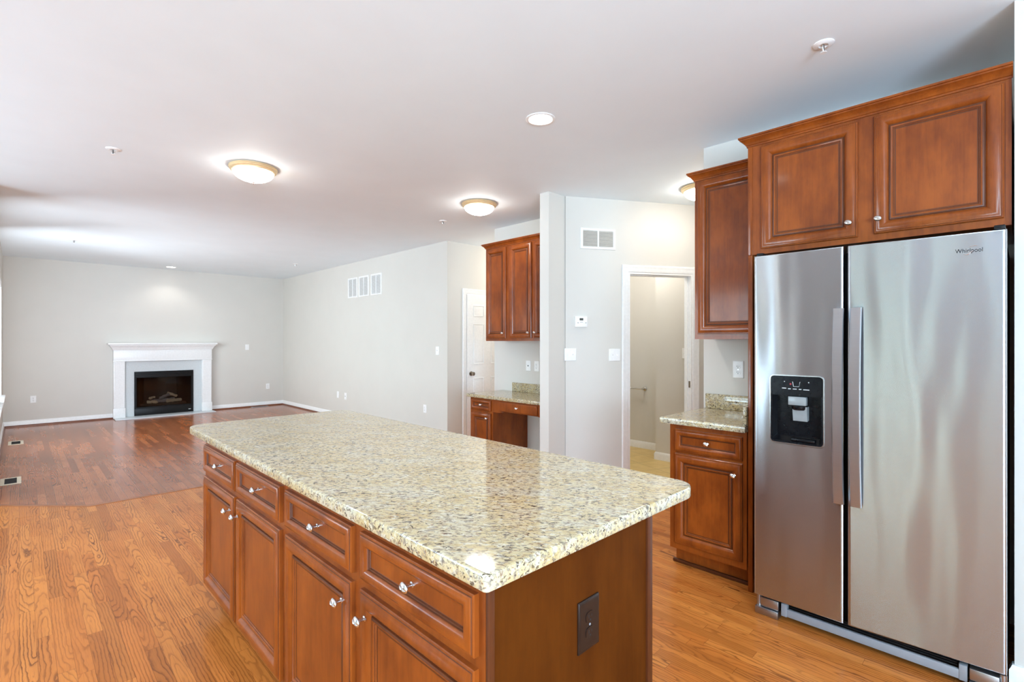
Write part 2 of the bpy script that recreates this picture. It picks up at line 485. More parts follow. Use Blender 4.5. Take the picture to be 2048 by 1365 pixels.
def sweep(bm, path, prof, closed=False):
    """sweep (out, z) profile along an xy polyline; 'out' is to the right-hand side of travel"""
    P = [Vector(p) for p in path]; n = len(P)
    offs = []
    for i in range(n):
        if i == 0: e = (P[1] - P[0]).normalized(); m = Vector((e.y, -e.x))
        elif i == n - 1: e = (P[-1] - P[-2]).normalized(); m = Vector((e.y, -e.x))
        else:
            e1 = (P[i] - P[i - 1]).normalized(); e2 = (P[i + 1] - P[i]).normalized()
            n1 = Vector((e1.y, -e1.x)); n2 = Vector((e2.y, -e2.x))
            m = n1 + n2; m = m / m.dot(n1)
        offs.append(m)
    loops = [[(P[i].x + offs[i].x * o, P[i].y + offs[i].y * o, z) for o, z in prof] for i in range(n)]
    return rings(bm, loops)

# ================================================================== room shell
def wall_x(name, x0, x1, y0, y1, holes=(), z1=H, mat='wall'):
    """wall running along Y between x0..x1; holes = (ya, yb, za, zb)"""
    bm = B(); cur = y0
    for ya, yb, za, zb in sorted(holes):
        if ya > cur: box(bm, (x0, cur, 0), (x1, ya, z1))
        if za > 0: box(bm, (x0, ya, 0), (x1, yb, za))
        if zb < z1: box(bm, (x0, ya, zb), (x1, yb, z1))
        cur = yb
    if cur < y1: box(bm, (x0, cur, 0), (x1, y1, z1))
    return struct(name, bm, M[mat])

def wall_y(name, y0, y1, x0, x1, holes=(), z1=H, mat='wall', loc=(0, 0, 0), rotz=0):
    bm = B(); cur = x0
    for xa, xb, za, zb in sorted(holes):
        if xa > cur: box(bm, (cur, y0, 0), (xa, y1, z1))
        if za > 0: box(bm, (xa, y0, 0), (xb, y1, za))
        if zb < z1: box(bm, (xa, y0, zb), (xb, y1, z1))
        cur = xb
    if cur < x1: box(bm, (cur, y0, 0), (x1, y1, z1))
    return struct(name, bm, M[mat], loc, rotz)

XW = 4.13      # long right wall (grilles)
YF = 11.37     # fireplace wall
XL = -0.185    # family room window wall
XK = 3.45      # wall behind the refrigerator
FR = 2.867     # cabinet face line at the refrigerator run
DA = R(-30.7)  # diagonal wall
P0 = (3.628, 3.017)
Dv = Vector((math.cos(DA), math.sin(DA)))

bm = B(); box(bm, (-3.3, -3.3, -0.12), (6.6, 5.47, 0.0)); struct('floor', bm, M['oak'])
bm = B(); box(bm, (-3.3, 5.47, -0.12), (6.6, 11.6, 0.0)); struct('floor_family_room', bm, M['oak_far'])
bm = B(); prism_xy(bm, [(-3.2, 5.4701), (0.43, 5.4701), (-0.12, 6.02), (-0.3, 6.2), (-3.2, 6.2)], -0.02, 0.0008)
struct('floor_bay', bm, M['oak'])
bm = B()
sweep(bm, [(-0.185, 6.085), (0.43, 5.47), (4.13, 5.43)], [(-0.022, 0.0), (-0.022, 0.0015), (-0.016, 0.004), (0.016, 0.004), (0.022, 0.0015), (0.022, 0.0)])
struct('trim_threshold', bm, M['oak_strip'])
def dpt(s, n): return (P0[0] + Dv.x * s - Dv.y * n, P0[1] + Dv.y * s + Dv.x * n)
bm = B(); prism_xy(bm, [dpt(0.15, 0.06), dpt(2.2, 0.06), (5.9, 2.4), (5.9, 4.36), (3.75, 4.36), (3.75, 3.15)], -0.03, 0.003); struct('floor_powder_room', bm, M['tile'])
bm = B(); box(bm, (-3.3, -3.3, H), (6.6, 11.6, H + 0.12)); struct('ceiling', bm, M['ceiling'])

wall_y('wall_fireplace', YF, YF + 0.14, -0.4, 4.3, [(1.47, 2.45, 0.0, 0.84)])
wall_x('wall_grilles', XW, XW + 0.12, 5.45, YF)
wall_y('wall_hall', 5.45, 5.57, XW + 0.12, 6.5, [(4.463, 5.225, 0.0, 2.047)])
wall_x('wall_hall_end', 6.5, 6.62, 4.2, 5.57)
wall_x('wall_desk', 4.12, 4.24, 3.03, 4.498)
wall_y('wall_hall_side', 4.38, 4.498, 4.24, 6.5)
wall_y('wall_stub', 3.014, 3.123, 3.43, 4.12)
wall_x('wall_kitchen', XK, XK + 0.12, -0.2, 1.578)
wall_y('wall_vestibule', 1.46, 1.578, XK + 0.12, 6.3)
wall_y('wall_diagonal', 0.0, 0.115, 0.03, 2.95, [(0.674, 1.374, 0.0, 2.05)], loc=(P0[0], P0[1], 0), rotz=DA)
wall_x('wall_powder_back', 5.73, 5.85, 3.0, 4.38)
wall_x('wall_powder_side', 5.30, 5.85, 2.14, 3.0)
wall_x('wall_refrigerator_end', 2.84, 3.45, -3.1, 0.022)
wall_x('wall_windows', XL - 0.14, XL, 6.2, YF, [(6.20 + 0.1, 7.60, 0.66, 2.10), (7.85, 9.50, 0.66, 2.10)])
wall_y('wall_bay', 6.2, 6.32, -3.24, XL - 0.14)
PATIO = [(0.06, 1.06, 0.0, 2.10), (-0.62, -0.36, 0.35, 2.10), (2.62, 2.84, 0.35, 2.10), (3.15, 5.55, 0.55, 2.30), (-2.7, -1.2, 0.75, 2.25)]
wall_x('wall_breakfast', -3.24, -3.10, -3.1, 6.2, PATIO, mat='wall_dimmed')
wall_y('wall_rear', -3.22, -3.10, -3.24, 2.84, [(-3.0, 0.1, 0.60, 2.30)])  # unseen wall; opening added for the rear fill lamp

# baseboards and stained shoe mouldings -------------------------------------------------
BP = [(0.0, 0.0), (0.014, 0.0), (0.014, 0.070), (0.010, 0.078), (0.006, 0.090), (0.0, 0.092)]
SP = [(0.0, 0.0), (0.030, 0.0), (0.028, 0.012), (0.022, 0.020), (0.014, 0.024), (0.0, 0.024)]
def baseboard(name, path, shoe=True, col='trim'):
    bm = B(); sweep(bm, path, BP); struct('baseboard_' + name, bm, M[col])
    if shoe:
        bm = B(); sweep(bm, path, SP); struct('trim_shoe_' + name, bm, M['shoe'])
# travel so that the room lies on the right-hand side
baseboard('fireplace_west', [(1.19, YF), (XL, YF), (XL, 6.22)][::-1])
baseboard('fireplace_east', [(2.715, YF), (XW, YF), (XW, 5.45), (4.385, 5.45)])
baseboard('stub', [(4.12, 3.123), (3.43, 3.123), (3.43, 3.014), (3.628, 3.014)][::-1][::-1], False)
bm = B(); sweep(bm, [(P0[0], P0[1]), dpt(0.60, 0)], BP); struct('baseboard_diagonal', bm, M['trim'])
bm = B(); sweep(bm, [(5.73, 4.38), (5.73, 3.0)], BP); struct('baseboard_powder_back', bm, M['trim'])
bm = B(); sweep(bm, [(5.73, 3.0), (5.30, 3.0), (5.30, 2.16)], BP); struct('baseboard_powder_side', bm, M['trim'])
bm = B(); sweep(bm, [(2.867, 0.022), (2.84, 0.022), (2.84, -3.0)], [(o * 1.1, z * 0.95) for o, z in BP]); struct('baseboard_refrigerator_end', bm, M['trim'])

# ------------------------------------------------------------------ doorway casings and hall door
CASE = [(0.0, 0.0), (0.0, 0.010), (0.006, 0.016), (0.016, 0.016), (0.022, 0.013), (0.046, 0.012), (0.056, 0.009), (0.066, 0.006), (0.070, 0.0)]
def casing(bm, x0, x1, z1, y=0.0, prof=CASE, out=True):
    """three-sided mitred casing in the viewer frame; prof = (distance from outer edge, height)"""
    w = 0.070
    def ring(i, hh):
        return [(x0 - w + i, y - hh, 0.0), (x0 - w + i, y - hh, z1 + w - i), (x1 + w - i, y - hh, z1 + w - i), (x1 + w - i, y - hh, 0.0)]
    vl = [[bm.verts.new(p) for p in ring(i, hh)] for i, hh in prof]
    for a, b in zip(vl, vl[1:]):
        for i in range(3): bm.faces.new((a[i], a[i + 1], b[i + 1], b[i]))
    return bm

hd = struct('door_1', framed(B(), 0, 0.756, 0.01, 2.040, 0.025, [(0, 0), (0, 0.035), (0.001, 0.036)]), M['trim'], (4.466, 5.45, 0))
bm = B()
for c0, c1 in ((0.116, 0.306), (0.450, 0.640)):
    for z0, z1 in ((0.20, 0.86), (1.06, 1.625), (1.735, 1.885)):
        framed(bm, c0, c1, z0, z1, -0.011, [(0, 0.0), (0.003, 0.008), (0.008, 0.0012), (0.020, 0.0012), (0.036, 0.008)])
obj('door_panel', bm, M['trim'], hd)
bm = B(); lathe(bm, [(0.032, 0), (0.032, -0.006), (0.012, -0.010), (0.011, -0.030), (0.022, -0.036), (0.028, -0.048), (0.026, -0.060), (0.012, -0.066)], (0.070, -0.011, 0.925), 'y')
obj('door_knob', bm, M['dark_nickel'], hd, 'dark nickel round knob')
bm = B(); casing(bm, -0.006, 0.762, 2.047, 0.0); obj('door_casing', bm, M['trim'], hd)

# open doorway in the diagonal wall
dw = struct('door_2', casing(B(), 0.674, 1.374, 2.05), M['trim'], (P0[0], P0[1], 0), DA)
bm = B()
box(bm, (0.674, -0.002, 0), (0.690, 0.118, 2.05)); box(bm, (1.358, -0.002, 0), (1.374, 0.118, 2.05)); box(bm, (0.690, -0.002, 2.034), (1.358, 0.118, 2.05))
box(bm, (0.690, 0.05, 0), (0.700, 0.085, 2.034)); box(bm, (1.348, 0.05, 0), (1.358, 0.085, 2.034)); box(bm, (0.700, 0.05, 2.024), (1.348, 0.085, 2.034))
obj('door_jamb', bm, M['trim'], dw)
bm = B(); box(bm, (1.3555, 0.012, 0.915), (1.358, 0.040, 0.980)); obj('strike_plate', bm, M['dark_nickel'], dw, 'dark metal strike plate on the jamb')

# ------------------------------------------------------------------ windows
def window(name, x, ya, yb, za, zb, mullions=1, rails=1, sill=True, mat='trim', post=0.6):
    """window in an X wall whose room face is x (room on +X)"""
    bm = B(); w = 0.045
    x0, x1 = x - 0.10, x - 0.055
    box(bm, (x0, ya, za), (x1, yb, za + w)); box(bm, (x0, ya, zb - w), (x1, yb, zb))
    box(bm, (x0, ya, za + w), (x1, ya + w, zb - w)); box(bm, (x0, yb - w, za + w), (x1, yb, zb - w))
    for k in range(1, mullions + 1):
        c = ya + (yb - ya) * k / (mullions + 1); box(bm, (x0, c - w * post, za + w), (x1, c + w * post, zb - w))
    for k in range(1, rails + 1):
        c = za + (zb - za) * k / (rails + 1); box(bm, (x0 + 0.004, ya + w, c - 0.02), (x1 - 0.004, yb - w, c + 0.02))
    o = struct(name, bm, M[mat])
    bm = B(); box(bm, (x - 0.080, ya + 0.01, za + 0.01), (x - 0.076, yb - 0.01, zb - 0.01)); obj('window_pane', bm, M['glass'], o)
    bm = B(); c = 0.08
    box(bm, (x, ya - c, za if sill else za - c), (x + 0.016, ya, zb + c), 0.003); box(bm, (x, yb, za if sill else za - c), (x + 0.016, yb + c, zb + c), 0.003)
    box(bm, (x, ya, zb), (x + 0.016, yb, zb + c), 0.003)
    obj('window_casing', bm, M[mat], o)
    if sill:
        bm = B(); box(bm, (x - 0.07, ya - c - 0.02, za - 0.030), (x + 0.055, yb + c + 0.02, za), 0.006)
        box(bm, (x, ya - c, za - 0.10), (x + 0.014, yb + c, za - 0.03), 0.003)
        obj('window_sill', bm, M['trim'], o)
    return o
window('window_1', XL, 7.85, 9.50, 0.66, 2.10)
window('window_2', XL, 6.30, 7.60, 0.66, 2.10)
window('window_3', -3.10, 3.15, 5.55, 0.55, 2.30, 2)  # out of view, added to light the room
window('window_4', -3.10, -2.7, -1.2, 0.75, 2.25, 1, 1, True, 'frame_backlit')  # out of view, added for light from the kitchen side
window('window_5', -3.10, -0.62, -0.36, 0.35, 2.10, 0, 0, True, 'frame_backlit')
window('window_6', -3.10, 2.62, 2.84, 0.35, 2.10, 0, 0, True, 'frame_backlit')
window('door_3', -3.10, 0.06, 1.06, 0.0, 2.10, 1, 0, False, 'frame_backlit', 1.5)

# outdoors, seen only as reflections through the windows
bm = B(); box(bm, (-30, -12, -0.4), (-3.3, 18, -0.16)); struct('ground_outside', bm, M['outdoor'])
bm = B()
for k in range(26):
    c = (-12 - random.random() * 3, -6 + k * 0.8, 0.6 + random.random() * 1.2)
    r = 1.5 + random.random() * 0.8
    mt = Matrix.Translation(c) @ Matrix.Diagonal((r, r, r * 1.4, 1))
    bmesh.ops.create_icosphere(bm, subdivisions=3, radius=1.0, matrix=mt)
for v in bm.verts: v.co += Vector((random.uniform(-1, 1), random.uniform(-1, 1), random.uniform(-1, 1))) * 0.16
hg = obj('hedge', bm, M['leaf']); hg['kind'] = 'stuff'; hg['label'] = 'green trees beyond the glass door outside'; hg['category'] = 'trees'

# ================================================================== cabinets
DOOR = [(0, 0), (0, 0.0120), (0.0025, 0.0145), (0.0060, 0.0145), (0.0075, 0.0165), (0.0110, 0.0172), (0.0140, 0.0190), (0.0200, 0.0214), (0.0280, 0.0226), (0.0360, 0.0214), (0.0430, 0.0180),
        (0.0490, 0.0130), (0.0530, 0.0085), (0.0545, 0.0060), (0.0570, 0.0060), (0.0585, 0.0105), (0.0640, 0.0125), (0.0690, 0.0105), (0.0705, 0.0080), (0.0740, 0.0075), (0.0760, 0.0045), (0.0780, 0.0040)]
DRAWER = [(0, 0), (0, 0.0125), (0.0025, 0.0150), (0.0055, 0.0150), (0.0070, 0.0170), (0.0100, 0.0190), (0.0160, 0.0206), (0.0220, 0.0206), (0.0290, 0.0185), (0.0350, 0.0145), (0.0375, 0.0110),
          (0.0385, 0.0075), (0.0420, 0.0070), (0.0435, 0.0040), (0.0450, 0.0035)]
GL_DOOR = (3, 13, 14, 15, 18, 20, 21)
GL_DRAWER = (3, 10, 11, 12, 13)
def knob(parent, x, z, y):
    bm = B()
    lathe(bm, [(0.0085, 0.0), (0.0085, -0.002), (0.0050, -0.004), (0.0042, -0.014), (0.0060, -0.018), (0.0125, -0.020), (0.0155, -0.0225), (0.0160, -0.025), (0.0145, -0.0275), (0.0090, -0.0300), (0.0, -0.0310)], (0, 0, 0), 'y', 24, 1.0, 0.80)
    # raised rib across the oval face
    rib = [(-0.0135, -0.0280), (-0.008, -0.0308), (0.0, -0.0325), (0.008, -0.0308), (0.0135, -0.0280)]
    tube(bm, [(a, yy, 0.0) for a, yy in rib], [0.0010, 0.0022, 0.0026, 0.0022, 0.0010], 8)
    bm.transform(Matrix.Translation((x, y, z)) @ Matrix.Rotation(R(20), 4, 'Y'))
    return obj('knob', bm, M['nickel'], parent, 'brushed nickel oval knob')
def cdoor(t, x0, x1, z0, z1, kx=None, kz=None, y=0.0):
    d = obj('door', framed(B(), x0, x1, z0, z1, y, DOOR, GL_DOOR), [M['wood'], M['glaze']], t)
    if kx is not None: knob(d, kx, kz, y - 0.0205)
    return d
def cdrawer(t, x0, x1, z0, z1, y=0.0, kn=True, prof=DRAWER):
    d = obj('drawer', framed(B(), x0, x1, z0, z1, y, prof, GL_DRAWER if prof is DRAWER else ()), [M['wood'], M['glaze']], t)
    if kn: knob(d, (x0 + x1) / 2, (z0 + z1) / 2 + 0.001, y - (0.0035 if prof is DRAWER else 0.012))
    return d
CROWN = [(0.0, 0.0), (0.006, 0.0), (0.006, 0.008), (0.010, 0.010), (0.013, 0.016), (0.020, 0.026), (0.030, 0.034), (0.034, 0.036), (0.034, 0.042), (0.040, 0.044), (0.040, 0.053), (0.0, 0.053)]
def crown(t, path, z, name='crown_moulding'):
    bm = B(); sweep(bm, path, [(o, z + dz) for o, dz in CROWN]); return obj(name, bm, M['wood'], t)

# ---- island: two cabinets back to the camera's left, front facing -X (viewer frame, x runs towards -Y)
W90 = R(-90)
IX = 0.694
def island_cabinet(yleft, w, label, cols):
    t = thing('island_cabinet', label, 'cabinet', (IX, yleft, 0), W90, 'island cabinets under the long granite top')
    bm = B(); box(bm, (0, 0, 0.114), (w, 0.650, 0.876)); box(bm, (0.0, 0.075, 0), (w, 0.650, 0.114))
    obj('carcass', bm, M['wood'], t)
    for (a, b, kside) in cols:
        x0, x1 = yleft - a, yleft - b
        cdrawer(t, x0, x1, 0.713, 0.847)
        kx = x1 - 0.045 if kside == 'r' else x0 + 0.040
        cdoor(t, x0, x1, 0.131, 0.687, kx, 0.622)
    bm = B(); box(bm, (0, 0.060, 0.0), (w, 0.0745, 0.020), 0.004); obj('toe_moulding', bm, M['wood_dark'], t)
    return t
isA = island_cabinet(2.985, 1.100, 'island cabinet at the fireplace end, two narrow doors nearly touching', [(2.960, 2.450, 'r'), (2.420, 1.908, 'l')])
isB = island_cabinet(1.885, 1.100, 'island cabinet at the near end with brown outlet on its side', [(1.855, 1.352, 'r'), (1.300, 0.806, 'l')])
# plain end panel with edge strips, on the near side of the near cabinet
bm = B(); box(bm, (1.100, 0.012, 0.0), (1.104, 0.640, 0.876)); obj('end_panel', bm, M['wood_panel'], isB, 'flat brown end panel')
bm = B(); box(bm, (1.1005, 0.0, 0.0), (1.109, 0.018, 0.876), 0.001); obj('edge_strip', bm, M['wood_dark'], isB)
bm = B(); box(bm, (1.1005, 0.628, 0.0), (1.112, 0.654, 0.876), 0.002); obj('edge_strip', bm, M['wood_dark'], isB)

def slab(name, label, poly, z0, z1, cat='countertop', r=0.006):
    """stone slab with eased edges; poly counter-clockwise"""
    t = z1 - z0
    lp = []
    for ins, z in ((0.006, z0), (r * 0.3, z0 + 0.002), (0.0, z0 + r), (0.0, z1 - r), (r * 0.3, z1 - r * 0.3), (r, z1), (r + 0.0035, z1)):
        lp.append([(x, y, z) for x, y in inset_poly(poly, ins)])
    bm = B(); rings(bm, lp)
    return tag(obj(name, bm, M['granite']), label, cat)
# island top with rounded corners
def round_poly(x0, x1, y0, y1, rs, n=8):
    pts = []
    for (cx, cy, a0), r in zip(((x1, y1, 0), (x0, y1, 90), (x0, y0, 180), (x1, y0, 270)), rs):
        sx = 1 if cx == x0 else -1; sy = 1 if cy == y0 else -1
        for k in range(n + 1):
            a = R(a0 + 90 * k / n)
            pts.append((cx + sx * r + r * math.cos(a), cy + sy * r + r * math.sin(a)))
    return pts
slab('island_countertop', 'long speckled cream granite countertop covering the kitchen island', round_poly(0.660, 1.590, 0.745, 3.250, (0.10, 0.09, 0.012, 0.07)), 0.876, 0.914)

# ---- base cabinet beside the refrigerator
t = thing('base_cabinet', 'narrow floor cabinet with drawer and door beside the stainless refrigerator', 'cabinet', (FR, 1.524, 0), W90)
bm = B(); box(bm, (0, 0, 0.114), (0.457, 0.575, 0.876)); box(bm, (0.0, 0.080, 0), (0.457, 0.575, 0.114)); obj('carcass', bm, M['wood'], t)
cdrawer(t, 0.036, 0.436, 0.714, 0.846)
cdoor(t, 0.036, 0.436, 0.153, 0.698, 0.397, 0.632)
bm = B(); box(bm, (-0.016, 0.062, 0.0), (0.450, 0.0795, 0.022), 0.005); obj('toe_moulding', bm, M['wood_dark'], t)
slab('base_countertop', 'small speckled granite countertop on the cabinet beside the refrigerator', [(2.827, 1.063), (3.446, 1.063), (3.446, 1.572), (2.827, 1.572)], 0.876, 0.914)
bm = B(); box(bm, (3.424, 1.064, 0.9145), (3.448, 1.555, 1.016), 0.003); box(bm, (2.850, 1.0625, 0.9145), (3.4235, 1.083, 1.016), 0.003)
tag(obj('backsplash', bm, M['granite']), 'granite backsplash strip on the small countertop beside the refrigerator', 'backsplash')

# ---- tall panel and cabinet above the refrigerator
t = thing('refrigerator_cabinet', 'wide two door cabinet with tall side panel built over the refrigerator', 'cabinet', (FR, 1.060, 0), W90)
bm = B(); box(bm, (0, 0, 1.853), (1.030, 0.578, 2.452)); obj('carcass', bm, M['wood'], t)
bm = B(); box(bm, (0, 0.0, 0.0), (0.024, 0.578, 1.853), 0.001); obj('side_panel', bm, M['wood'], t)
bm = B(); box(bm, (0.0, -0.003, 1.853), (0.024, 0.0, 2.452), 0.001); obj('edge_strip', bm, M['wood'], t)
bm = B(); box(bm, (1.012, -0.002, 1.853), (1.030, 0.0, 2.452)); obj('edge_strip', bm, M['wood'], t)
cdoor(t, 0.072, 0.508, 1.880, 2.430, 0.476, 1.948)
cdoor(t, 0.573, 1.008, 1.884, 2.433, 0.592, 1.948)
crown(t, [(0.0, 0.234), (0.0, 0.0), (1.034, 0.0)], 2.447)
# ---- wall cabinet between doorway and refrigerator
t = thing('upper_cabinet', 'single door wall cabinet hung above the small granite countertop', 'cabinet', (3.145, 1.498, 0), W90)
bm = B(); box(bm, (0, 0, 1.394), (0.436, 0.303, 2.425)); obj('carcass', bm, M['wood'], t)
cdoor(t, 0.022, 0.424, 1.427, 2.416)
crown(t, [(0.0, 0.303), (0.0, 0.0), (0.436, 0.0)], 2.421)

# ---- desk alcove
DX = 3.590
t = thing('desk_cabinet', 'small desk pedestal cabinet with drawer above door in the alcove', 'cabinet', (DX, 4.310, 0), W90)
bm = B(); box(bm, (0, 0, 0.114), (0.370, 0.528, 0.764)); box(bm, (0, 0.075, 0), (0.370, 0.528, 0.114)); obj('carcass', bm, M['wood'], t)
cdrawer(t, 0.024, 0.346, 0.632, 0.748)
cdoor(t, 0.024, 0.346, 0.140, 0.606, 0.300, 0.555)
t = thing('desk_apron', 'shaped wooden desk apron holding a wide flat pencil drawer', 'drawer', (DX, 3.9395, 0), W90)
bm = B()
prism_xz(bm, [(0, 0.764), (0, 0.628), (0.10, 0.628), (0.125, 0.632), (0.15, 0.642), (0.175, 0.647), (0.645, 0.647), (0.670, 0.642), (0.695, 0.632), (0.72, 0.628), (0.8145, 0.628), (0.8145, 0.764)], 0.0, 0.020)
obj('apron', bm, M['wood'], t)
cdrawer(t, 0.110, 0.640, 0.655, 0.748, prof=[(0, 0), (0, 0.008), (0.004, 0.012), (0.006, 0.0125)])
slab('desk_countertop', 'low speckled granite desk top spanning pedestal and knee space', [(3.562, 3.125), (4.118, 3.125), (4.118, 4.352), (3.562, 4.352)], 0.764, 0.800)
bm = B(); box(bm, (4.098, 3.127, 0.8005), (4.119, 4.170, 0.902), 0.003)
tag(obj('backsplash', bm, M['granite']), 'granite backsplash strip along the wall at the desk top', 'backsplash')
t = thing('upper_cabinet', 'narrow one door wall cabinet at the hallway end above the desk', 'cabinet', (3.815, 4.307, 0), W90, 'wall cabinets above the desk')
bm = B(); box(bm, (0, 0, 1.384), (0.366, 0.303, 2.440)); obj('carcass', bm, M['wood'], t)
cdoor(t, 0.014, 0.339, 1.412, 2.418, 0.305, 1.470)
crown(t, [(0.0, 0.303), (0.0, 0.0), (0.366, 0.0)], 2.432)
t = thing('upper_cabinet', 'two door wall cabinet above the desk, partly behind the white wall end', 'cabinet', (3.815, 3.9405, 0), W90, 'wall cabinets above the desk')
bm = B(); box(bm, (0, 0, 1.384), (0.8155, 0.303, 2.440)); obj('carcass', bm, M['wood'], t)
cdoor(t, 0.026, 0.356, 1.412, 2.418, 0.325, 1.470)
cdoor(t, 0.386, 0.790, 1.412, 2.418, 0.420, 1.470)
crown(t, [(0.0, 0.0), (0.8155, 0.0)], 2.432)

# ================================================================== refrigerator
t = thing('refrigerator', 'tall stainless steel side by side refrigerator with black water dispenser', 'refrigerator', (2.66, 0.955, 0), W90)
FW = 0.918
bm = B(); box(bm, (0.004, 0.070, 0.030), (FW - 0.006, 0.760, 1.790), 0.004); obj('body', bm, M['black_matte'], t)
# door with rounded edges and an optional rectangular hole
def fridge_door(name, x0, x1, z0, z1, hole=None, skew=0.0):
    bm = B(); T = 0.062
    lp = []
    for ins, y in ((0.0, T), (0.0, 0.010), (0.0015, 0.004), (0.005, 0.001), (0.010, 0.0), (0.013, 0.0)):
        lp.append([(x0 + ins, y, z0 + ins * 0.5), (x1 - ins, y, z0 + ins * 0.5), (x1 - ins, y, z1 - ins * 0.5), (x0 + ins, y, z1 - ins * 0.5)])
    if hole:
        a, b, c, d = hole
        lp.append([(a, 0, c), (b, 0, c), (b, 0, d), (a, 0, d)])
        lp.append([(a, 0.058, c), (b, 0.058, c), (b, 0.058, d), (a, 0.058, d)])
    rings(bm, lp)
    if skew:
        for v in bm.verts: v.co.y += skew * (v.co.x - x0)
    return obj(name, bm, M['steel'], t, uv=True)
def handle(parent, xc, z0, z1):
    bm = B(); n = 18; w = 0.0205
    loops = []
    for k in range(n + 1):
        f = k / n; z = z0 + (z1 - z0) * f
        bow = math.sin(math.pi * f) ** 0.8
        y = -0.034 - 0.026 * bow
        loops.append([(xc - w, y + 0.004, z), (xc - w + 0.003, y, z), (xc + w - 0.003, y, z), (xc + w, y + 0.004, z), (xc + w, y + 0.014, z), (xc - w, y + 0.014, z)])
    rings(bm, loops)
    for zz in (z0 + 0.028, z1 - 0.028):
        box(bm, (xc - 0.012, -0.030, zz - 0.022), (xc + 0.012, -0.0003, zz + 0.022), 0.003)
    return obj('handle', bm, M['steel_handle'], parent, uv=True)
HX0, HX1, HZ0, HZ1 = 0.077, 0.312, 0.884, 1.216
fz = fridge_door('freezer_door', 0.0, 0.388, 0.100, 1.811, (HX0 + 0.008, HX1 - 0.008, HZ0 + 0.008, HZ1 - 0.008))
handle(fz, 0.375, 0.648, 1.529)
# dispenser: bezel ring, control panel, recess, spout, paddle, tray
o1 = rrect(HX0, HX1, HZ0, HZ1, 0.020); o2 = rrect(HX0 + 0.0035, HX1 - 0.0035, HZ0 + 0.0035, HZ1 - 0.0035, 0.017)
bm = B(); rings(bm, [[(x, -0.0005, z) for x, z in o1], [(x, -0.004, z) for x, z in o1], [(x, -0.004, z) for x, z in o2], [(x, -0.0005, z) for x, z in o2]], False, False)
obj('dispenser_bezel', bm, M['nickel'], fz, 'bright rounded rim of the dispenser')
i1 = rrect(HX0 + 0.012, HX1 - 0.012, HZ0 + 0.012, 1.150, 0.012); oo = o2
i2 = rrect(HX0 + 0.020, HX1 - 0.020, HZ0 + 0.030, 1.150, 0.012)
bm = B(); rings(bm, [[(x, -0.0025, z) for x, z in oo], [(x, -0.002, z) for x, z in i1], [(x, 0.045, z) for x, z in i2]], False, True)
obj('dispenser_recess', bm, M['black'], fz, 'black dispenser recess')
bm = B(); pp = rrect(HX0 + 0.005, HX1 - 0.005, 1.118, HZ1 - 0.005, 0.015); rings(bm, [[(x, -0.001, z) for x, z in pp], [(x, -0.005, z) for x, z in pp]])
obj('control_panel', bm, M['black'], fz, 'glossy black control panel')
bm = B()
tube(bm, [(0.180, -0.0055, 1.186), (0.184, -0.0055, 1.163), (0.208, -0.0055, 1.163), (0.212, -0.0055, 1.186)], 0.0013, 6)
obj('cup_symbol', bm, M['label_ink'], fz, 'pale cup symbol')
for x0, x1, z in ((0.133, 0.152, 1.151), (0.160, 0.172, 1.149), (0.181, 0.198, 1.149), (0.207, 0.218, 1.149), (0.226, 0.252, 1.148)):
    obj('key_mark', box(B(), (x0, -0.0056, z), (x1, -0.0049, z + 0.0035)), M['label_ink'], fz)
for x, z in ((0.142, 1.183), (0.247, 1.183)): obj('key_mark', box(B(), (x, -0.0056, z), (x + 0.004, -0.0049, z + 0.004)), M['label_ink'], fz)
bm = B(); lathe(bm, [(0.0045, -0.0049), (0.0045, -0.0056)], (0.171, 0, 1.174), 'y', 12); obj('indicator', bm, M['red_ink'], fz, 'small red indicator dot')
bm = B(); box(bm, (0.158, 0.000, 1.072), (0.236, 0.030, 1.114), 0.003); obj('ice_chute', bm, M['pale_plastic'], fz, 'pale grey ice chute')
bm = B(); prism_yz(bm, [(0.006, 1.048), (0.006, 1.066), (0.042, 1.066), (0.042, 1.000), (0.016, 0.996)], 0.176, 0.238); obj('paddle', bm, M['pale_plastic'], fz, 'pale grey dispenser paddle')
bm = B(); lathe(bm, [(0.030, 1.050), (0.034, 1.056), (0.034, 1.068), (0.030, 1.071)], (0.203, 0.024, 0), 'z', 20); obj('spout', bm, M['black'], fz, 'black spout above paddle')
bm = B(); box(bm, (0.170, 0.000, 0.900), (0.272, 0.040, 0.912), 0.003); box(bm, (0.172, -0.0005, 0.926), (0.270, 0.002, 0.929)); obj('drip_tray', bm, M['black'], fz, 'black drip tray')
SK = 0.030 / 0.51
rd = fridge_door('refrigerator_door', 0.403, 0.914, 0.100, 1.811, None, SK)
hh = handle(rd, 0.440, 0.648, 1.529)
# maker's badge lettering
cu = bpy.data.curves.new('badge_lettering', 'FONT'); cu.body = 'Whirlpool'; cu.size = 0.0225; cu.extrude = 0.0008
tmp = bpy.data.objects.new('badge_curve', cu); COL.objects.link(tmp)
bme = bpy.data.meshes.new_from_object(tmp.evaluated_get(bpy.context.evaluated_depsgraph_get()))
bpy.data.objects.remove(tmp)
bo = bpy.data.objects.new('badge_lettering', bme); COL.objects.link(bo); bo.parent = rd
bo.location = (0.766, SK * (0.766 - 0.403) - 0.0005, 1.733); bo.rotation_euler = (R(90), 0, math.atan(SK))
bme.materials.append(M['black_matte'])
bo.scale = (0.87, 1.0, 1.0)
bo['label'] = 'dark badge lettering high on the door'
bm = B(); pts = []
for k in range(15):
    f = k / 14.0; x = 0.790 + 0.030 * f; z = 1.7300 - 0.0065 * math.sin(math.pi * min(1, f * 1.25)) + 0.009 * f * f
    pts.append((x, SK * (x - 0.403) - 0.0012, z))
tube(bm, pts, [0.0006 + 0.0008 * math.sin(math.pi * k / 14) for k in range(15)], 6)
pts = []
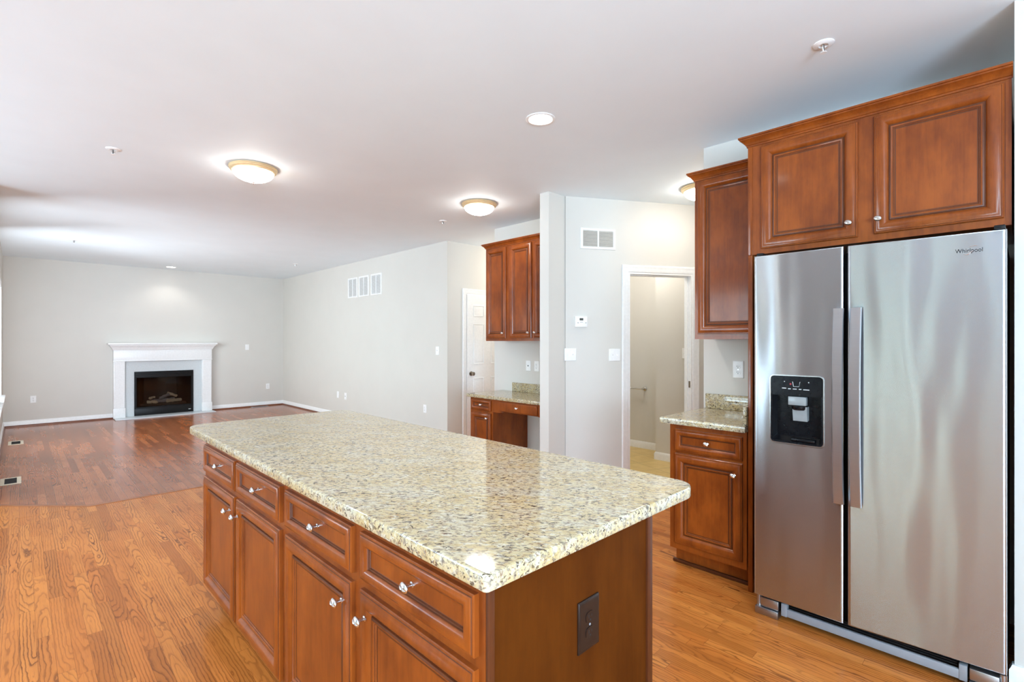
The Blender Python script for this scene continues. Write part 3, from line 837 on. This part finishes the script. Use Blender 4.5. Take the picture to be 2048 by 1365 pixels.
for k in range(13):
    f = k / 12.0; x = 0.806 + 0.026 * f; z = 1.7530 + 0.005 * math.sin(math.pi * f * 0.8)
    pts.append((x, SK * (x - 0.403) - 0.0012, z))
tube(bm, pts, [0.0004 + 0.0006 * math.sin(math.pi * k / 12) for k in range(13)], 6)
obj('badge_swirl', bm, M['nickel'], rd, 'silver swirl crossing the badge lettering')
# kick grille and corner feet
bm = B(); box(bm, (0.120, 0.030, 0.024), (0.800, 0.046, 0.062), 0.003); box(bm, (0.118, 0.028, 0.022), (0.145, 0.060, 0.085), 0.003); box(bm, (0.776, 0.028, 0.022), (0.802, 0.060, 0.085), 0.003)
obj('kick_plate', bm, M['grey_plastic'], t, 'grey plastic kick plate')
bm = B()
for k in range(3): box(bm, (0.150, 0.050, 0.066 + 0.010 * k), (0.770, 0.066, 0.071 + 0.010 * k))
obj('kick_grille', bm, M['black_matte'], t, 'black slotted grille under the doors')
for x0, x1 in ((0.000, 0.108), (0.808, 0.916)):
    bm = B(); box(bm, (x0, 0.012, 0.0), (x1, 0.070, 0.036), 0.004); box(bm, (x0 + 0.022 if x0 < 0.1 else x0, 0.022, 0.040), (x1 if x0 < 0.1 else x1 - 0.022, 0.066, 0.086), 0.004)
    lathe(bm, [(0.011, 0.034), (0.011, 0.098)], (x0 + 0.012 if x0 < 0.1 else x1 - 0.012, 0.040, 0), 'z', 14)
    obj('leveling_foot', bm, M['hinge_metal'], t, 'grey foot and hinge cover')
bm = B(); box(bm, (FW - 0.040, 0.012, 1.812), (FW - 0.008, 0.090, 1.826), 0.003); obj('top_hinge', bm, M['black_matte'], t)
bm = B(); box(bm, (0.008, 0.012, 1.812), (0.040, 0.090, 1.826), 0.003); obj('top_hinge', bm, M['black_matte'], t)

# ================================================================== fireplace
t = thing('fireplace', 'white mantel fireplace with black gas insert on the far wall', 'fireplace', (1.190, YF, 0))
# viewer frame: x from the body's outer edge, y=0 is the wall, the room is -y
BW = 1.528
for x0, x1 in ((0.0, 0.160), (BW - 0.160, BW)):
    bm = B(); box(bm, (x0, -0.120, 0.02), (x1, -0.0005, 1.022), 0.002)
    leg = obj('pilaster', bm, M['trim'], t)
    bm = B(); box(bm, (x0 - 0.008, -0.130, 0.012), (x1 + 0.008, -0.1205, 0.185), 0.003); obj('plinth_block', bm, M['trim'], leg)
    bm = B(); framed(bm, x0 + 0.012, x1 - 0.012, 0.195, 1.000, -0.120, [(0, 0), (0.0, 0.003), (0.004, 0.003), (0.008, 0.001)]); obj('pilaster_panel', bm, M['trim'], leg)
bm = B(); box(bm, (-0.002, -0.124, 1.0225), (BW + 0.002, -0.0005, 1.222), 0.002); box(bm, (-0.010, -0.134, 1.020), (BW + 0.010, -0.1245, 1.036), 0.003); obj('frieze', bm, M['trim'], t)
bm = B(); sweep(bm, [(0.0, -0.001), (0.0, -0.124), (BW, -0.124), (BW, -0.001)], [(0.0, 1.2225), (0.010, 1.2225), (0.012, 1.232), (0.018, 1.236), (0.024, 1.252), (0.040, 1.282), (0.058, 1.300), (0.062, 1.304), (0.062, 1.314), (0.070, 1.3195), (0.0, 1.3195)])
obj('bed_moulding', bm, M['trim'], t)
bm = B(); box(bm, (-0.085, -0.210, 1.320), (BW + 0.085, -0.0005, 1.350), 0.005); obj('mantel_shelf', bm, M['trim'], t)
bm = B(); box(bm, (0.1605, -0.050, 0.0185), (0.312, 0.0, 1.020)); box(bm, (1.218, -0.050, 0.0185), (BW - 0.1605, 0.0, 1.020)); box(bm, (0.312, -0.050, 0.816), (1.218, 0.0, 1.020)); box(bm, (0.312, -0.050, 0.0185), (1.218, 0.0, 0.034)); obj('surround', bm, M['marble'], t, 'pale marble surround')
bm = B(); box(bm, (0.0, -0.360, 0.0), (BW + 0.02, 0.0, 0.018), 0.003); obj('hearth', bm, M['marble'], t, 'pale marble hearth slab')
# black insert
bm = B(); fx0, fx1, fz0, fz1 = 0.301, 1.229, 0.020, 0.826
f = obj('firebox', rings(B(), [[(fx0, -0.060, fz0), (fx1, -0.060, fz0), (fx1, -0.060, fz1), (fx0, -0.060, fz1)],
        [(fx0 + 0.030, -0.062, 0.170), (fx1 - 0.030, -0.062, 0.170), (fx1 - 0.030, -0.062, 0.715), (fx0 + 0.030, -0.062, 0.715)],
        [(fx0 + 0.040, -0.050, 0.176), (fx1 - 0.040, -0.050, 0.176), (fx1 - 0.040, -0.050, 0.708), (fx0 + 0.040, -0.050, 0.708)],
        [(fx0 + 0.20, 0.34, 0.176), (fx1 - 0.20, 0.34, 0.176), (fx1 - 0.20, 0.34, 0.708), (fx0 + 0.20, 0.34, 0.708)]], False, True), M['black_matte'], t, 'black gas firebox')
for z in (0.735, 0.765, 0.795):
    bm = B(); box(bm, (fx0 + 0.006, -0.074, z), (fx1 - 0.006, -0.061, z + 0.020), 0.003); obj('louver', bm, M['black_matte'], f)
bm = B(); box(bm, (fx0 + 0.006, -0.072, 0.030), (fx1 - 0.006, -0.061, 0.150), 0.004); obj('lower_panel', bm, M['black_matte'], f)
bm = B(); box(bm, (fx1 - 0.085, -0.0735, 0.070), (fx1 - 0.045, -0.0722, 0.078)); obj('maker_plate', bm, M['plate'], f, 'tiny white maker plate')
bm = B(); box(bm, (fx0 + 0.042, -0.056, 0.176), (fx1 - 0.042, -0.053, 0.708)); obj('glass_front', bm, M['fire_glass'], f, 'dark glass front')
bm = B(); box(bm, (fx0 + 0.10, 0.02, 0.178), (fx1 - 0.10, 0.26, 0.215), 0.01); obj('burner', bm, M['fire_inner'], f)
def log(p0, p1, r, mat):
    bm = B(); n = 9; P = []
    for k in range(n):
        q = Vector(p0).lerp(Vector(p1), k / (n - 1)); q += Vector((0, random.uniform(-1, 1), random.uniform(-1, 1))) * 0.008; P.append(q)
    tube(bm, P, [r * random.uniform(0.82, 1.1) for _ in range(n)], 12)
    obj('gas_log', bm, M[mat], f)
log((0.52, 0.10, 0.245), (0.66, 0.02, 0.245), 0.032, 'log')
log((0.60, 0.14, 0.250), (0.95, 0.09, 0.260), 0.040, 'charcoal')
log((0.82, 0.02, 0.250), (1.05, 0.10, 0.250), 0.034, 'log')
log((0.70, 0.06, 0.300), (0.92, 0.16, 0.380), 0.030, 'charcoal')
log((0.56, 0.16, 0.300), (0.62, 0.06, 0.330), 0.022, 'log')
log((0.84, 0.16, 0.390), (0.98, 0.05, 0.330), 0.026, 'log')

# ================================================================== plates on the walls
def plate_bm(w, h):
    return framed(B(), -w / 2, w / 2, -h / 2, h / 2, 0.0, [(0, 0), (0, 0.003), (0.002, 0.0055), (0.005, 0.0065)])
def outlet(name, label, loc, rotz, mat='plate', w=0.072, h=0.116):
    t = thing(name, label, 'outlet', loc, rotz)
    obj('cover_plate', plate_bm(w, h), M[mat], t)
    for s in (1, -1):
        bm = B(); pp = rrect(-0.017, 0.017, -0.014 + s * 0.0195, 0.014 + s * 0.0195, 0.012); rings(bm, [[(x, -0.006, z) for x, z in pp], [(x, -0.0085, z) for x, z in pp]])
        so = obj('socket', bm, M[mat], t)
        bm = B(); z = s * 0.0195
        box(bm, (-0.0075, -0.0089, z - 0.001), (-0.0050, -0.0083, z + 0.007)); box(bm, (0.0050, -0.0089, z - 0.000), (0.0072, -0.0083, z + 0.006))
        lathe(bm, [(0.0026, -0.0083), (0.0026, -0.0089)], (0, 0, z - 0.007), 'y', 12)
        obj('slot', bm, M['dark_slot'], so)
    bm = B(); lathe(bm, [(0.003, -0.006), (0.003, -0.0075)], (0, 0, 0), 'y', 12); obj('screw', bm, M['nickel' if mat == 'plate' else 'grey_plastic'], t)
    return t
def switch(name, label, loc, rotz, gangs=1, up=(1,), w=None):
    w = w or (0.072 + 0.046 * (gangs - 1))
    t = thing(name, label, 'light switch', loc, rotz)
    obj('cover_plate', plate_bm(w, 0.116), M['plate'], t)
    for g in range(gangs):
        x = (g - (gangs - 1) / 2) * 0.046; s = up[g % len(up)]
        bm = B(); box(bm, (x - 0.005, -0.0068, -0.012), (x + 0.005, -0.0060, 0.012)); 
        prism_yz(bm, [(-0.006, -0.007), (-0.006, 0.007), (-0.017, 0.004 + s * 0.008), (-0.017, -0.003 + s * 0.008)], x - 0.0042, x + 0.0042)
        tg = obj('toggle', bm, M['plate'], t)
        for z in (0.030, -0.030): obj('screw', lathe(B(), [(0.0026, -0.006), (0.0026, -0.0074)], (x, 0, z), 'y', 10), M['plate'], t)
    return t
def blank_plate(name, label, loc, rotz, cat, jack=False, h=0.116):
    t = thing(name, label, cat, loc, rotz)
    obj('cover_plate', plate_bm(0.072, h), M['plate'], t)
    for z in (0.040, -0.040): obj('screw', lathe(B(), [(0.0026, -0.006), (0.0026, -0.0076)], (0, 0, z), 'y', 10), M['plate'], t)
    if jack:
        bm = B(); box(bm, (-0.007, -0.0085, -0.007), (0.007, -0.006, 0.007), 0.001); obj('jack', bm, M['dark_slot'], t)
    return t
E9 = 0.0
outlet('power_outlet', 'white outlet low on the far wall, between window and fireplace', (0.165, YF, 0.428), 0)
outlet('power_outlet', 'white outlet low on the far wall, between fireplace and room corner', (3.812, YF, 0.415), 0)
switch('light_switch', 'white switch plate higher than the mantel side, on the far wall', (3.402, YF, 1.257), 0)
blank_plate('cover_plate', 'blank white plate low on the long wall, next to a cable plate', (XW, 8.711, 0.412), W90, 'wall plate')
blank_plate('cable_plate', 'white plate with dark jack low on the long grille wall', (XW, 8.418, 0.406), W90, 'wall plate', True)
outlet('power_outlet', 'white outlet low on the grille wall near the hallway corner', (XW, 5.974, 0.418), W90)
switch('light_switch', 'single white switch on the grille wall near the hallway corner', (XW, 5.674, 1.250), W90)
blank_plate('phone_plate', 'white plate with dark jack on the wall above the desk top', (4.12, 3.926, 1.103), W90, 'wall plate', True)
outlet('power_outlet', 'white outlet above the desk, half hidden by the white wall end', (4.12, 3.797, 1.102), W90)
outlet('power_outlet', 'white double outlet above the small granite countertop beside the refrigerator', (XK, 1.338, 1.190), W90)
def dloc(s, z): 
    q = dpt(s, 0); return (q[0], q[1], z)
switch('light_switch', 'double white switch on the angled wall, below the thermostat', dloc(0.0765, 1.256), DA, 2, (-1, 1), 0.116)
switch('light_switch', 'double white switch on the angled wall, beside the open doorway', dloc(0.5275, 1.249), DA, 2, (1, -1), 0.116)
switch('light_switch', 'white switch inside the room beyond the open doorway', (5.30, 2.62, 1.245), W90, 2, (1, -1), 0.10)
outlet('power_outlet', 'dark brown outlet on the end panel of the island', (1.039, 0.7806, 0.658), 0, 'brown_plate', 0.086, 0.130)

# thermostat
t = thing('thermostat', 'small white thermostat with dark display on the angled wall', 'thermostat', dloc(0.178, 1.565), DA)
bm = B(); box(bm, (-0.060, -0.028, -0.050), (0.060, -0.0002, 0.050), 0.004); obj('case', bm, M['plate'], t)
bm = B(); box(bm, (-0.019, -0.0290, 0.012), (0.018, -0.0282, 0.033)); obj('display', bm, M['lcd'], t, 'dark display window')
for x in (-0.034, 0.044): obj('button', box(B(), (x - 0.006, -0.0292, -0.014), (x + 0.006, -0.0282, -0.008), 0.0004), M['pale_plastic'], t)
for x in (-0.014, -0.004, 0.006): obj('button', box(B(), (x, -0.0290, -0.006), (x + 0.007, -0.0282, -0.002)), M['pale_plastic'], t)

# ------------------------------------------------------------------ air grilles
def grille(name, label, loc, rotz, w, h, vertical=False, n=12, back='vent_back'):
    t = thing(name, label, 'air vent', loc, rotz, 'return air grilles high on the long wall' if vertical else None)
    fr = 0.024
    bm = B()
    lp = []
    for i, hh in ((0, 0), (0, 0.006), (0.003, 0.010), (fr - 0.004, 0.012), (fr, 0.008), (fr, 0.0005)):
        lp.append([(-w / 2 + i, -hh, -h / 2 + i), (w / 2 - i, -hh, -h / 2 + i), (w / 2 - i, -hh, h / 2 - i), (-w / 2 + i, -hh, h / 2 - i)])
    rings(bm, lp, False, False); box(bm, (-0.007, -0.0105, -h / 2 + fr), (0.007, -0.001, h / 2 - fr))
    obj('frame', bm, M['trim'], t)
    bm = B(); box(bm, (-w / 2 + 0.01, -0.0012, -h / 2 + 0.01), (w / 2 - 0.01, -0.0002, h / 2 - 0.01)); obj('backing', bm, M[back], t)
    bm = B()
    for k in range(n):
        z0 = -h / 2 + fr + (h - 2 * fr) * (k + 0.18) / n; z1 = -h / 2 + fr + (h - 2 * fr) * (k + 0.86) / n
        for a, b in ((-w / 2 + fr, -0.007), (0.007, w / 2 - fr)):
            prism_yz(bm, [(-0.009, z0), (-0.0075, z0), (-0.002, z1), (-0.0035, z1)], a, b)
    obj('louvers', bm, M['trim' if vertical else 'vent_slat'], t)
    return t
v1 = grille('air_vent', 'white slatted grille high on the long wall, first from the fireplace', (XW, 8.140, 2.307), W90, 0.335, 0.345, True, 22)
dup(v1, (XW, 7.750, 2.307), 'white slatted grille high on the long wall, middle of three')
dup(v1, (XW, 7.340, 2.307), 'white slatted grille high on the long wall, first from the hallway')
grille('air_vent', 'wide white louvered vent high on the angled wall above the thermostat', dloc(0.356, 2.356), DA, 0.356, 0.198, False, 12)

# floor registers
def register(name, label, loc, lx, ly, mat):
    t = thing(name, label, 'floor register', loc)
    bm = B(); lp = []
    for i, z in ((0, 0.0), (0, 0.003), (0.006, 0.006), (0.030, 0.006), (0.032, 0.003)):
        lp.append([(-lx / 2 + i, -ly / 2 + i, z), (lx / 2 - i, -ly / 2 + i, z), (lx / 2 - i, ly / 2 - i, z), (-lx / 2 + i, ly / 2 - i, z)])
    rings(bm, lp, True, False); obj('frame', bm, M[mat], t)
    bm = B(); box(bm, (-lx / 2 + 0.028, -ly / 2 + 0.028, 0.0005), (lx / 2 - 0.028, ly / 2 - 0.028, 0.002)); obj('opening', bm, M['dark_slot'], t)
    bm = B(); n = 12
    for k in range(n):
        y = -ly / 2 + 0.036 + (ly - 0.072) * k / (n - 1); box(bm, (-lx / 2 + 0.032, y - 0.003, 0.002), (lx / 2 - 0.032, y + 0.003, 0.004))
    obj('slats', bm, M['black_matte'], t)
    return t
register('floor_register', 'tan floor register below the far end of the window', (-0.032, 9.56, 0.0006), 0.150, 0.33, 'register')
register('floor_register', 'tan floor register nearest the wooden floor strip', (-0.060, 6.98, 0.0006), 0.150, 0.33, 'register')
register('floor_register', 'dark floor register along the far wall beside the fireplace', (3.62, 11.255, 0.0006), 0.33, 0.13, 'grey_plastic')

# toilet paper holder in the far little room
t = thing('paper_holder', 'metal paper holder on the wall inside the open doorway', 'paper holder', (5.73, 3.47, 0.772), W90)
bm = B(); lathe(bm, [(0.026, 0.0), (0.026, -0.008), (0.012, -0.014), (0.010, -0.055), (0.013, -0.062), (0.013, -0.075), (0.0, -0.077)], (0.075, 0, 0), 'y', 20); obj('post', bm, M['nickel'], t)
bm = B(); tube(bm, [(0.075, -0.068, 0), (-0.085, -0.068, 0), (-0.094, -0.068, 0.006)], 0.008, 12); obj('roll_bar', bm, M['nickel'], t)

# ================================================================== ceiling fixtures
def dome(label, x, y):
    t = thing('ceiling_light', label, 'ceiling light', (x, y, H), 0, 'brass rimmed dome ceiling lights')
    bm = B(); lathe(bm, [(0.150, -0.0005), (0.172, -0.002), (0.174, -0.010), (0.168, -0.016), (0.170, -0.022), (0.163, -0.030), (0.155, -0.032), (0.152, -0.040), (0.146, -0.041), (0.140, -0.030)], n=48, cap0=True, cap1=False); obj('rim', bm, M['brass'], t, 'pale brass stepped rim')
    bm = B(); prof = [(0.146 * math.cos(a), -0.036 - 0.075 * math.sin(a)) for a in [R(90 * k / 12) for k in range(13)]]
    lathe(bm, prof, n=48, cap0=False); obj('glass_shade', bm, M['dome_glow'], t, 'glowing frosted glass bowl')
    bm = B(); lathe(bm, [(0.006, -0.108), (0.012, -0.112), (0.012, -0.116), (0.006, -0.121), (0.008, -0.125), (0.0, -0.131)], n=16); obj('finial', bm, M['nickel'], t)
    return t
d1 = dome('dome ceiling light over the open floor, nearest the fireplace room', 1.310, 4.225)
dup(d1, (3.245, 3.765, H), 'dome ceiling light in front of the desk alcove')
dup(d1, (4.305, 1.990, H), 'dome ceiling light half hidden behind the single door wall cabinet')
dup(d1, (4.85, 3.20, H), 'unseen dome light added to brighten the small room beyond the doorway')  # fixture added out of view to light the powder room
dup(d1, (5.60, 4.95, H), 'unseen dome light added to brighten the hallway past the white panel door')  # fixture added out of view to light the hall

for px, py, pw in ((4.85, 3.20, 11), (5.60, 4.95, 16)):  # extra point lamps added to brighten powder room and hall
    l = bpy.data.lights.new('unseen_fill_lamp', 'POINT'); l.energy = pw; l.shadow_soft_size = 0.12; l.color = (1.0, 0.96, 0.90)
    o = bpy.data.objects.new('unseen_fill_lamp', l); COL.objects.link(o); o.location = (px, py, H - 0.24)

def downlight(label, x, y, watts, r=0.074, spot=130):
    t = thing('downlight', label, 'downlight', (x, y, H), 0, 'round recessed downlights')
    bm = B(); lathe(bm, [(r + 0.016, -0.0002), (r + 0.016, -0.003), (r + 0.010, -0.006), (r, -0.006), (r - 0.004, -0.002)], n=40, cap0=False, cap1=False); obj('trim_ring', bm, M['trim'], t)
    bm = B(); lathe(bm, [(r - 0.002, -0.0015), (r - 0.02, -0.004), (0.0, -0.006)], n=40, cap0=False); obj('lens', bm, M['can_glow'], t, 'glowing white lens')
    l = bpy.data.lights.new('downlight_lamp', 'SPOT'); l.energy = watts; l.spot_size = R(spot); l.spot_blend = 0.6; l.shadow_soft_size = 0.06; l.color = (1.0, 0.97, 0.93)
    o = bpy.data.objects.new('downlight_lamp', l); COL.objects.link(o); o.parent = t; o.location = (0, 0, -0.02)
    return t
downlight('recessed downlight in the ceiling above the near end of the island', 2.277, 2.068, 30)
downlight('recessed downlight just beyond the upper edge of the picture', 1.180, 1.440, 30)
downlight('small recessed downlight above the mantel shelf', 1.985, 10.93, 12)
downlight('unseen downlight added behind the viewer to brighten the kitchen', 0.6, -0.9, 16)  # out of view, added as extra light
downlight('unseen downlight added over the breakfast bay to brighten the room', -1.4, 2.2, 30)  # unseen fixture, added as extra room light

def sprinkler(label, x, y):
    t = thing('sprinkler_head', label, 'sprinkler', (x, y, H), 0, 'fire sprinkler heads in the ceiling')
    bm = B(); lathe(bm, [(0.043, -0.0002), (0.043, -0.003), (0.036, -0.007), (0.020, -0.009), (0.016, -0.004)], n=32, cap1=True); obj('escutcheon', bm, M['plate'], t)
    bm = B()
    for s in (-1, 1): tube(bm, [(s * 0.010, 0, -0.004), (s * 0.010, 0, -0.022), (s * 0.003, 0, -0.036)], 0.0022, 8)
    lathe(bm, [(0.004, -0.034), (0.005, -0.040)], n=12)
    obj('frame_arms', bm, M['nickel'], t)
    bm = B(); lathe(bm, [(0.003, -0.004), (0.003, -0.034)], n=8); obj('bulb', bm, M['dark_slot'], t)
    bm = B(); lathe(bm, [(0.014, -0.040), (0.014, -0.0415)], n=20); obj('deflector', bm, M['plate'], t)
    return t
s1 = sprinkler('sprinkler head on the ceiling in front of the refrigerator cabinet', 2.627, 0.638)
dup(s1, (0.474, 4.510, H), 'sprinkler head on the ceiling beyond the open floor dome light')
dup(s1, (3.416, 4.589, H), 'sprinkler head on the ceiling beside the dome light at the hallway')
dup(s1, (0.525, 8.917, H), 'tiny sprinkler head on the far ceiling near the window wall')
dup(s1, (3.462, 8.948, H), 'tiny sprinkler head on the far ceiling near the grille wall')
